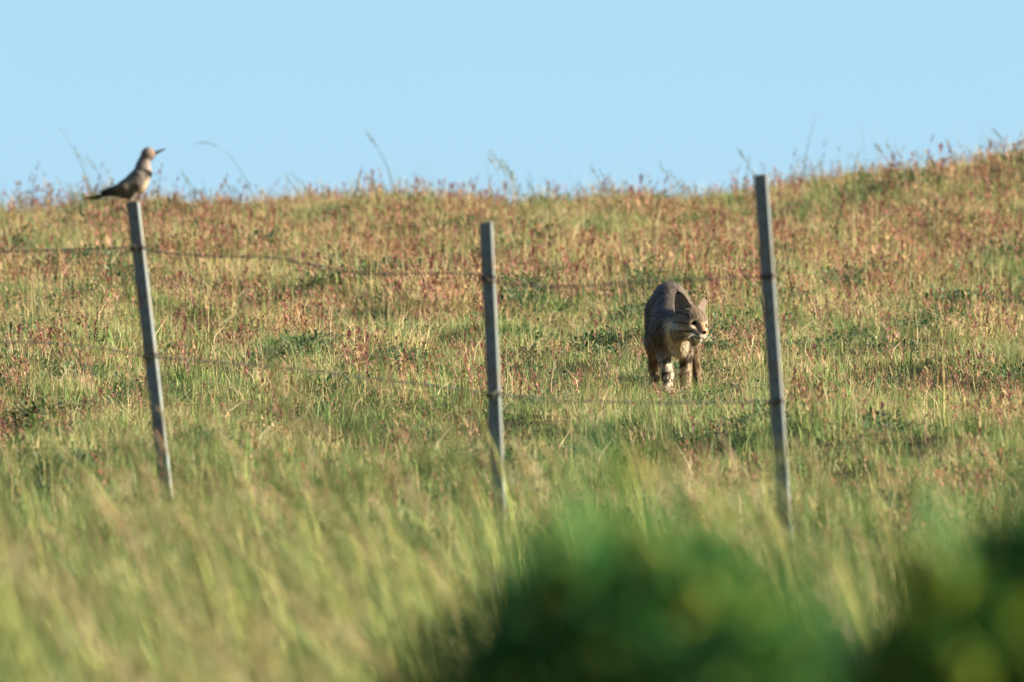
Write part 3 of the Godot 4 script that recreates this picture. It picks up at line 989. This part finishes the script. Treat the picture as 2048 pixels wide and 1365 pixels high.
func build_meadow() -> void:
	var green := [Color(0.13, 0.20, 0.070), Color(0.17, 0.235, 0.080), Color(0.09, 0.155, 0.062), Color(0.25, 0.285, 0.115)]
	var straw := [Color(0.48, 0.40, 0.24), Color(0.40, 0.33, 0.19), Color(0.34, 0.25, 0.15), Color(0.31, 0.32, 0.15)]
	var red := [Color(0.28, 0.14, 0.115), Color(0.34, 0.225, 0.165), Color(0.20, 0.095, 0.075), Color(0.40, 0.30, 0.19), Color(0.33, 0.28, 0.16)]
	var broad := [Color(0.055, 0.105, 0.045), Color(0.08, 0.13, 0.06), Color(0.17, 0.21, 0.14)]
	var lm := leaf_mat(0.7)
	var kinds := {}
	var names := ["green_a", "green_b", "green_c", "straw_a", "straw_b", "straw_c", "sorrel_a", "sorrel_b", "sorrel_c", "weed_a", "weed_b", "stem_a", "stem_b", "mid_a", "mid_b", "tall_a", "tall_b", "tall_c", "oat_a", "oat_b", "oat_c"]
	for k in names: kinds[k] = PackedFloat32Array()
	var long_green := [green[1], green[3], Color(0.36, 0.38, 0.13)]
	var shape := {
		"green_a": tuft(46, 0.12, 0.03, 0.10, 0.0044, 0.7, green), "green_b": tuft(40, 0.10, 0.025, 0.13, 0.0052, 0.6, green + [straw[3]]), "green_c": tuft(44, 0.13, 0.025, 0.085, 0.0036, 0.9, green),
		"straw_a": tuft(34, 0.12, 0.03, 0.13, 0.0040, 0.8, straw), "straw_b": tuft(38, 0.13, 0.02, 0.10, 0.0042, 1.1, straw + [green[3]]), "straw_c": tuft(46, 0.15, 0.015, 0.05, 0.0034, 2.2, straw + [red[2], green[0]]),
		"sorrel_a": sorrel(9, 0.07, 0.16, red), "sorrel_b": sorrel(6, 0.05, 0.12, red + [straw[2]]), "sorrel_c": sorrel(5, 0.08, 0.20, [red[0], red[2]]),
		"weed_a": rosette(34, 0.018, 0.038, 0.42, 0.1, 1.1, broad), "weed_b": rosette(40, 0.012, 0.028, 0.55, 0.2, 1.3, broad),
		"stem_a": tuft(6, 0.14, 0.10, 0.24, 0.0036, 0.9, straw + [green[3], red[0]]), "stem_b": tuft(5, 0.14, 0.08, 0.20, 0.0050, 1.0, [green[1], green[3], straw[3], straw[0]]),
		"mid_a": tuft(26, 0.12, 0.07, 0.22, 0.0040, 0.5, green + [straw[0], straw[3]]), "mid_b": tuft(20, 0.12, 0.06, 0.20, 0.0034, 0.6, green + straw),
		"tall_a": tall_clump(7, 0.40, 0.85, 0.0130, 1, long_green, [straw[0], green[3]]),
		"tall_b": tall_clump(8, 0.30, 0.70, 0.0120, 1, [green[0], green[1], green[2], straw[3]], [straw[0]]),
		"tall_c": tall_clump(5, 0.40, 0.90, 0.0150, 2, [Color(0.40, 0.40, 0.14), green[0], green[1]], [straw[0], straw[2]]),
		"oat_a": tall_clump(7, 0.10, 0.26, 0.0045, 1, [green[3], straw[0], green[0]], [straw[1]], 0.42, 13), "oat_b": tall_clump(9, 0.08, 0.22, 0.0050, 0, [green[3], green[0], straw[3]], [straw[0]]), "oat_c": tall_clump(4, 0.10, 0.30, 0.0045, 2, [green[3], straw[2]], [straw[1], straw[3]], 0.36, 11),
	}
	var far := 103.0
	var lens_slope := 0.0448
	var margin := 2.2
	# short growth over the whole slope
	for i in 190000:
		var d := rng.randf_range(29.0, far)
		var half := d * lens_slope + margin
		if rng.randf() > half / (far * lens_slope + margin): continue
		var x := rng.randf_range(-half, half)
		var z := -d
		var upper := sm(53.0, 70.0, d)
		var pn := patches.get_noise_2d(x * 0.55, z * 0.30)
		var pn2 := patches.get_noise_2d(x * 1.5 + 70, z * 0.75)
		var pn3 := patches.get_noise_2d(x * 0.8 - 30, z * 0.45 + 9)
		var pn4 := patches.get_noise_2d(x * 4.2 + 17, z * 2.6)
		var at := Vector3(x, ground_at(x, z), z)
		var r := rng.randf()
		var k := ""
		var weed := sm(0.16, 0.6, pn2)
		var redness := clampf(0.055 + 0.055 * upper + 0.13 * pn + 0.09 * pn4, 0.02, 0.34)
		if rng.randf() < 0.055:
			k = "stem_a" if r < 0.6 else "stem_b"
		elif rng.randf() < weed * 0.6:
			k = "weed_a" if r < 0.4 else "weed_b"
		elif r < redness:
			k = ["sorrel_a", "sorrel_b", "sorrel_b", "sorrel_c"][rng.randi() % 4]
		elif rng.randf() < 0.53 + 0.10 * upper - 0.24 * (1.0 - sm(38.0, 52.0, d)) + 0.30 * pn3:
			k = ["straw_a", "straw_b", "straw_c"][rng.randi() % 3]
		else:
			k = ["green_a", "green_b", "green_c"][rng.randi() % 3]
		var s := rng.randf_range(0.7, 1.2) * (1.0 + 0.40 * upper) * (1.0 + 0.25 * pn3)
		var close := exp(-(pow((x - CAT.x) / 0.55, 2) + pow((z - CAT.z - 0.9) / 2.0, 2)))
		s *= 1.0 - 0.35 * close
		var high := s * rng.randf_range(0.8, 1.2) * (1.0 + 0.55 * pn4)
		var warm := 0.5 + 0.5 * pn
		var tint := Color(1.0 + 0.06 * upper * warm + 0.06 * pn3, 1.0, 0.95) * rng.randf_range(0.75, 1.25)
		put(kinds[k], at, Basis(Vector3.UP, rng.randf() * TAU * (0.12 if k.begins_with("so") else 1.0)).scaled(Vector3(s, high, s)), tint)
	# longer grass towards the fence and below it
	for i in 9000:
		var d := rng.randf_range(22.0, 47.0)
		var half := d * lens_slope + margin
		if rng.randf() > half / (47.0 * lens_slope + margin): continue
		if rng.randf() > 1.0 - 0.95 * sm(31.0, 46.0, d): continue
		var x := rng.randf_range(-half, half)
		var at := Vector3(x, ground_at(x, -d), -d)
		var s := rng.randf_range(0.7, 1.25) * (1.0 + 0.3 * patches.get_noise_2d(x * 1.6, d * 0.7))
		put(kinds["mid_a" if rng.randf() < 0.6 else "mid_b"], at, Basis(Vector3.UP, rng.randf_range(-0.5, 0.5)).scaled(Vector3(s, s * rng.randf_range(0.8, 1.3), s)), Color(1, 1, 1) * rng.randf_range(0.8, 1.2))
	# tall wild grass nearer the camera, thicker to the left
	for i in 3900:
		var d := rng.randf_range(15.0, 34.0)
		var half := d * lens_slope + 1.4
		if rng.randf() > half / (34.0 * lens_slope + 1.4): continue
		var x := rng.randf_range(-half, half)
		var left := 1.0 - sm(-0.5, 0.9, x / (d * lens_slope))
		var fade := 1.0 - sm(24.0, 34.0, d)
		if rng.randf() > (0.34 + 0.66 * left) * (0.3 + 0.7 * fade) * (0.12 + 0.88 * sm(-0.4, 0.4, patches.get_noise_2d(x * 2.6, d * 0.8))): continue
		var at := Vector3(x, ground_at(x, -d), -d)
		var s := rng.randf_range(0.62, 1.05) * (1.08 - 0.33 * sm(17.0, 33.0, d))
		var r := rng.randf()
		put(kinds["tall_a" if r < 0.4 else ("tall_b" if r < 0.75 else "tall_c")], at, Basis(Vector3.UP, rng.randf_range(-0.7, 0.7)).scaled(Vector3(s, s * rng.randf_range(0.85, 1.1), s)), Color(1, 1, 1) * rng.randf_range(0.8, 1.2))
	# thin seeding stalks on the brow of the hill
	for i in 1050:
		var d := rng.randf_range(78.0, 98.0)
		var x := rng.randf_range(-6.5, 6.5)
		var at := Vector3(x, ground_at(x, -d), -d)
		var s := rng.randf_range(0.5, 1.2) * (1.0 + 0.8 * maxf(0.0, patches.get_noise_2d(x * 1.9, d * 0.3)))
		put(kinds[["oat_a", "oat_b", "oat_b", "oat_b", "oat_c", "oat_b"][rng.randi() % 6]], at, Basis(Vector3.UP, rng.randf_range(-1.1, 1.1)).scaled(Vector3(s, s, s)), Color(0.85, 1.0, 0.95) * rng.randf_range(0.5, 0.95))
	var said := {
		"green": ["meadow_grass", "short green grass all over the hillside", "grass"], "straw": ["dry_grass", "short straw coloured grass mixed into the hillside", "grass"], "sorrel": ["red_sorrel", "reddish brown seeding sorrel thick on the upper slope", "wild plants"],
		"weed": ["low_weed", "low dark green leafy weeds in patches among the grass", "wild plants"], "stem": ["wiry_grass", "thin single stems sticking out of the short grass", "grass"], "mid": ["rough_grass", "knee high rough grass along the foot of the fence", "grass"], "tall": ["tall_grass", "tall yellow green grass leaning left in the foreground", "grass"], "oat": ["seeding_grass", "thin seeding grass stalks along the brow of the hill", "grass"],
	}
	for k in names:
		var w: Array = said[k.split("_")[0]]
		scatter(w[0], shape[k], lm, kinds[k], w[1], w[2])


func build_fence() -> void:
	var steel := metal(4, Color(0.125, 0.150, 0.155), Color(0.15, 0.14, 0.12))
	var rust := mat(Color(0.055, 0.042, 0.035), 0.75)
	var iron := mat(Color(0.095, 0.072, 0.056), 0.7)
	var data := [
		[Vector3(-1.150, 0, -38.5), Vector3(-1.279, 2.202, -38.5), "leaning grey steel post with a bird perched on its top", 2.046, 1.683],
		[Vector3(-0.033, 0, -37.0), Vector3(-0.084, 2.051, -37.0), "middle grey steel post of the three, shortest in the picture", 1.870, 1.492],
		[Vector3(0.858, 0, -35.5), Vector3(0.774, 2.116, -35.5), "rightmost grey steel post, just right of the walking cat", 1.800, 1.410],
	]
	for p in data:
		var foot: Vector3 = p[0]
		foot.y = ground_at(foot.x, foot.z)
		var top: Vector3 = p[1]
		var up := (top - foot).normalized()
		post(foot, top, p[2], [(p[3] - foot.y) / up.y, (p[4] - foot.y) / up.y], steel, rust)
	var z := 0.012
	var upper := [Vector3(-2.488, 2.095, -39.911), Vector3(-2.024, 2.088, -39.38), Vector3(-1.751, 2.066, -39.062), Vector3(-1.482, 2.055, -38.744), Vector3(-1.272, 2.049, -38.488 + z), Vector3(-1.235, 2.04, -38.447 + z), Vector3(-1.148, 2.021, -38.341), Vector3(-0.958, 1.999, -38.107), Vector3(-0.803, 1.986, -37.917), Vector3(-0.701, 1.962, -37.789), Vector3(-0.617, 1.94, -37.683), Vector3(-0.533, 1.919, -37.577), Vector3(-0.433, 1.905, -37.45), Vector3(-0.234, 1.897, -37.195), Vector3(-0.1, 1.879, -37.005 + z), Vector3(-0.055, 1.855, -36.951), Vector3(0.122, 1.825, -36.651), Vector3(0.249, 1.819, -36.433), Vector3(0.436, 1.815, -36.105), Vector3(0.635, 1.806, -35.751), Vector3(0.788, 1.8, -35.49 + z)]
	var lower := [Vector3(-2.487, 1.802, -39.911), Vector3(-1.932, 1.756, -39.274), Vector3(-1.642, 1.751, -38.935), Vector3(-1.393, 1.715, -38.638), Vector3(-1.235, 1.682, -38.475 + z), Vector3(-1.043, 1.655, -38.214), Vector3(-0.769, 1.618, -37.874), Vector3(-0.533, 1.578, -37.577), Vector3(-0.284, 1.535, -37.259), Vector3(-0.066, 1.494, -36.985 + z), Vector3(0.154, 1.46, -36.596), Vector3(0.405, 1.433, -36.16), Vector3(0.635, 1.417, -35.751), Vector3(0.815, 1.41, -35.48 + z)]
	wire(upper, "upper strand of rusty barbed wire, tied near the post tops", iron, 31)
	wire(lower, "lower strand of dull grey barbed wire, half lost in the grass", mat(Color(0.25, 0.23, 0.15), 0.7), 32)


func build_bushes() -> void:
	var greens := [Color(0.043, 0.150, 0.058), Color(0.060, 0.185, 0.062), Color(0.036, 0.125, 0.052), Color(0.048, 0.160, 0.058), Color(0.085, 0.205, 0.060), Color(0.14, 0.25, 0.065), Color(0.26, 0.32, 0.07)]
	var yellowish := [Color(0.24, 0.33, 0.06), Color(0.15, 0.28, 0.06), Color(0.07, 0.19, 0.06), Color(0.055, 0.16, 0.055), Color(0.32, 0.36, 0.06), Color(0.05, 0.15, 0.055)]
	var g1 := ground_at(0.087, -8.8)
	bush("leafy_bush", Vector3(0.087, g1, -8.8), "dark green leafy bush low in the foreground, right of the middle", [
		[Vector3(0.0, 1.15, 0.0), 0.075, 110], [Vector3(0.07, 1.13, 0.02), 0.065, 90], [Vector3(-0.06, 1.12, 0.0), 0.05, 50], [Vector3(0.13, 1.08, 0.0), 0.045, 60],
		[Vector3(0.0, 1.130, 0.0), 0.062, 210], [Vector3(0.05, 1.115, 0.04), 0.060, 180], [Vector3(-0.035, 1.110, 0.03), 0.060, 180], [Vector3(0.092, 1.090, -0.03), 0.058, 160], [Vector3(-0.085, 1.080, 0.02), 0.056, 160], [Vector3(-0.135, 1.055, 0.0), 0.056, 150], [Vector3(0.125, 1.060, 0.02), 0.058, 140],
		[Vector3(0.0, 1.02, 0.04), 0.10, 420], [Vector3(0.0, 0.72, 0.0), 0.19, 900]], greens, Color(0.10, 0.085, 0.06), 0.036)
	var g2 := ground_at(0.388, -8.6)
	bush("leafy_bush", Vector3(0.388, g2, -8.6), "yellow green topped bush in the lower right corner", [
		[Vector3(0.025, 1.165, 0.0), 0.062, 240], [Vector3(0.085, 1.175, 0.0), 0.070, 320], [Vector3(-0.045, 1.14, 0.04), 0.050, 110],
		[Vector3(-0.02, 1.11, 0.02), 0.062, 240], [Vector3(-0.065, 1.09, 0.04), 0.056, 220], [Vector3(-0.10, 1.06, 0.0), 0.045, 220], [Vector3(0.05, 1.055, 0.06), 0.050, 200], [Vector3(0.0, 1.03, 0.0), 0.09, 520], [Vector3(0.0, 0.70, 0.0), 0.17, 600]], yellowish, Color(0.16, 0.12, 0.08), 0.036)


func build_single_plants() -> void:
	var lm := leaf_mat(0.5)
	# stalks that stand up against the sky, each with its foot on the hill
	var sky_stems := [
		[Vector2(-1.90, -86), 1.02, Vector3(-0.48, 0, 0.05), 0.20, "long stalk arching left with a drooping head, right of the bird"],
		[Vector2(2.23, -88), 0.78, Vector3(0.13, 0, 0.0), 0.03, "bare straight stalk leaning right, just right of the rightmost post"],
		[Vector2(-3.12, -86), 0.94, Vector3(-0.28, 0, 0.0), 0.06, "faint thin stalk leaning left, left of the bird"],
		[Vector2(-0.90, -88), 0.66, Vector3(-0.22, 0, 0.0), 0.2, "feathery seeding stalk on the skyline left of the middle post"],
		[Vector2(1.92, -88), 0.55, Vector3(-0.18, 0, 0.0), 0.2, "feathery seeding stalk left of the rightmost post's top"],
		[Vector2(3.45, -88), 0.50, Vector3(-0.10, 0, 0.0), 0.3, "branched seeding stalk on the highest brow, near the right edge"],
		[Vector2(3.92, -88), 0.52, Vector3(-0.22, 0, 0.0), 0.25, "seeding stalk drooping left at the right edge of the skyline"],
		[Vector2(2.95, -88), 0.40, Vector3(-0.16, 0, 0.0), 0.22, "short seeding stalk where the brow starts to climb"],
		[Vector2(-2.25, -86), 0.42, Vector3(-0.12, 0, 0.0), 0.25, "seeding stalk under the long arching stalk's drooping head"],
		[Vector2(-3.72, -86), 0.48, Vector3(0.02, 0, 0.0), 0.1, "upright thin stalk at the left edge of the skyline"],
	]
	for s in sky_stems:
		var p: Vector2 = s[0]
		var root := holder("grass_stalk", Vector3(p.x, ground_at(p.x, p.y), p.y))
		tag(root, s[4], "grass stalk", "stalks against the sky")
		var v := PackedVector3Array()
		var c := PackedColorArray()
		seed_stem(v, c, Vector3(0, -0.02, 0), s[1], s[2], 0.009, Color(0.20, 0.19, 0.10), s[3], int(34.0 * minf(1.0, s[3] * s[3] * 28.0)), 0.17 if s[1] > 1.0 else 0.0)
		part("stalk", array_mesh(v, c), lm, root)
	# a bent red dock stem beside the middle post
	var at := Vector3(-0.20, ground_at(-0.20, -41.0), -41.0)
	var dock := holder("dock_plant", at)
	tag(dock, "thin red stemmed dock plant just left of the middle post", "wild plant")
	var v := PackedVector3Array()
	var c := PackedColorArray()
	var h := 0.62
	blade(v, c, Vector3.ZERO, 0.2, h, 0.006, Vector3(0.09, 0, 0), Color(0.30, 0.10, 0.06), 5)
	for k in 26:
		var t := rng.randf_range(0.35, 0.95)
		var q := Vector3(0.09 * t * t, h * (t - 0.03 * t * t), 0)
		var a := rng.randf() * TAU
		diamond(v, c, q, Vector3(cos(a), 0.6, sin(a)) * 0.012, Vector3(-sin(a), 0, cos(a)) * 0.004, vary(Color(0.34, 0.09, 0.06), 0.2))
	part("stem", array_mesh(v, c), lm, dock)
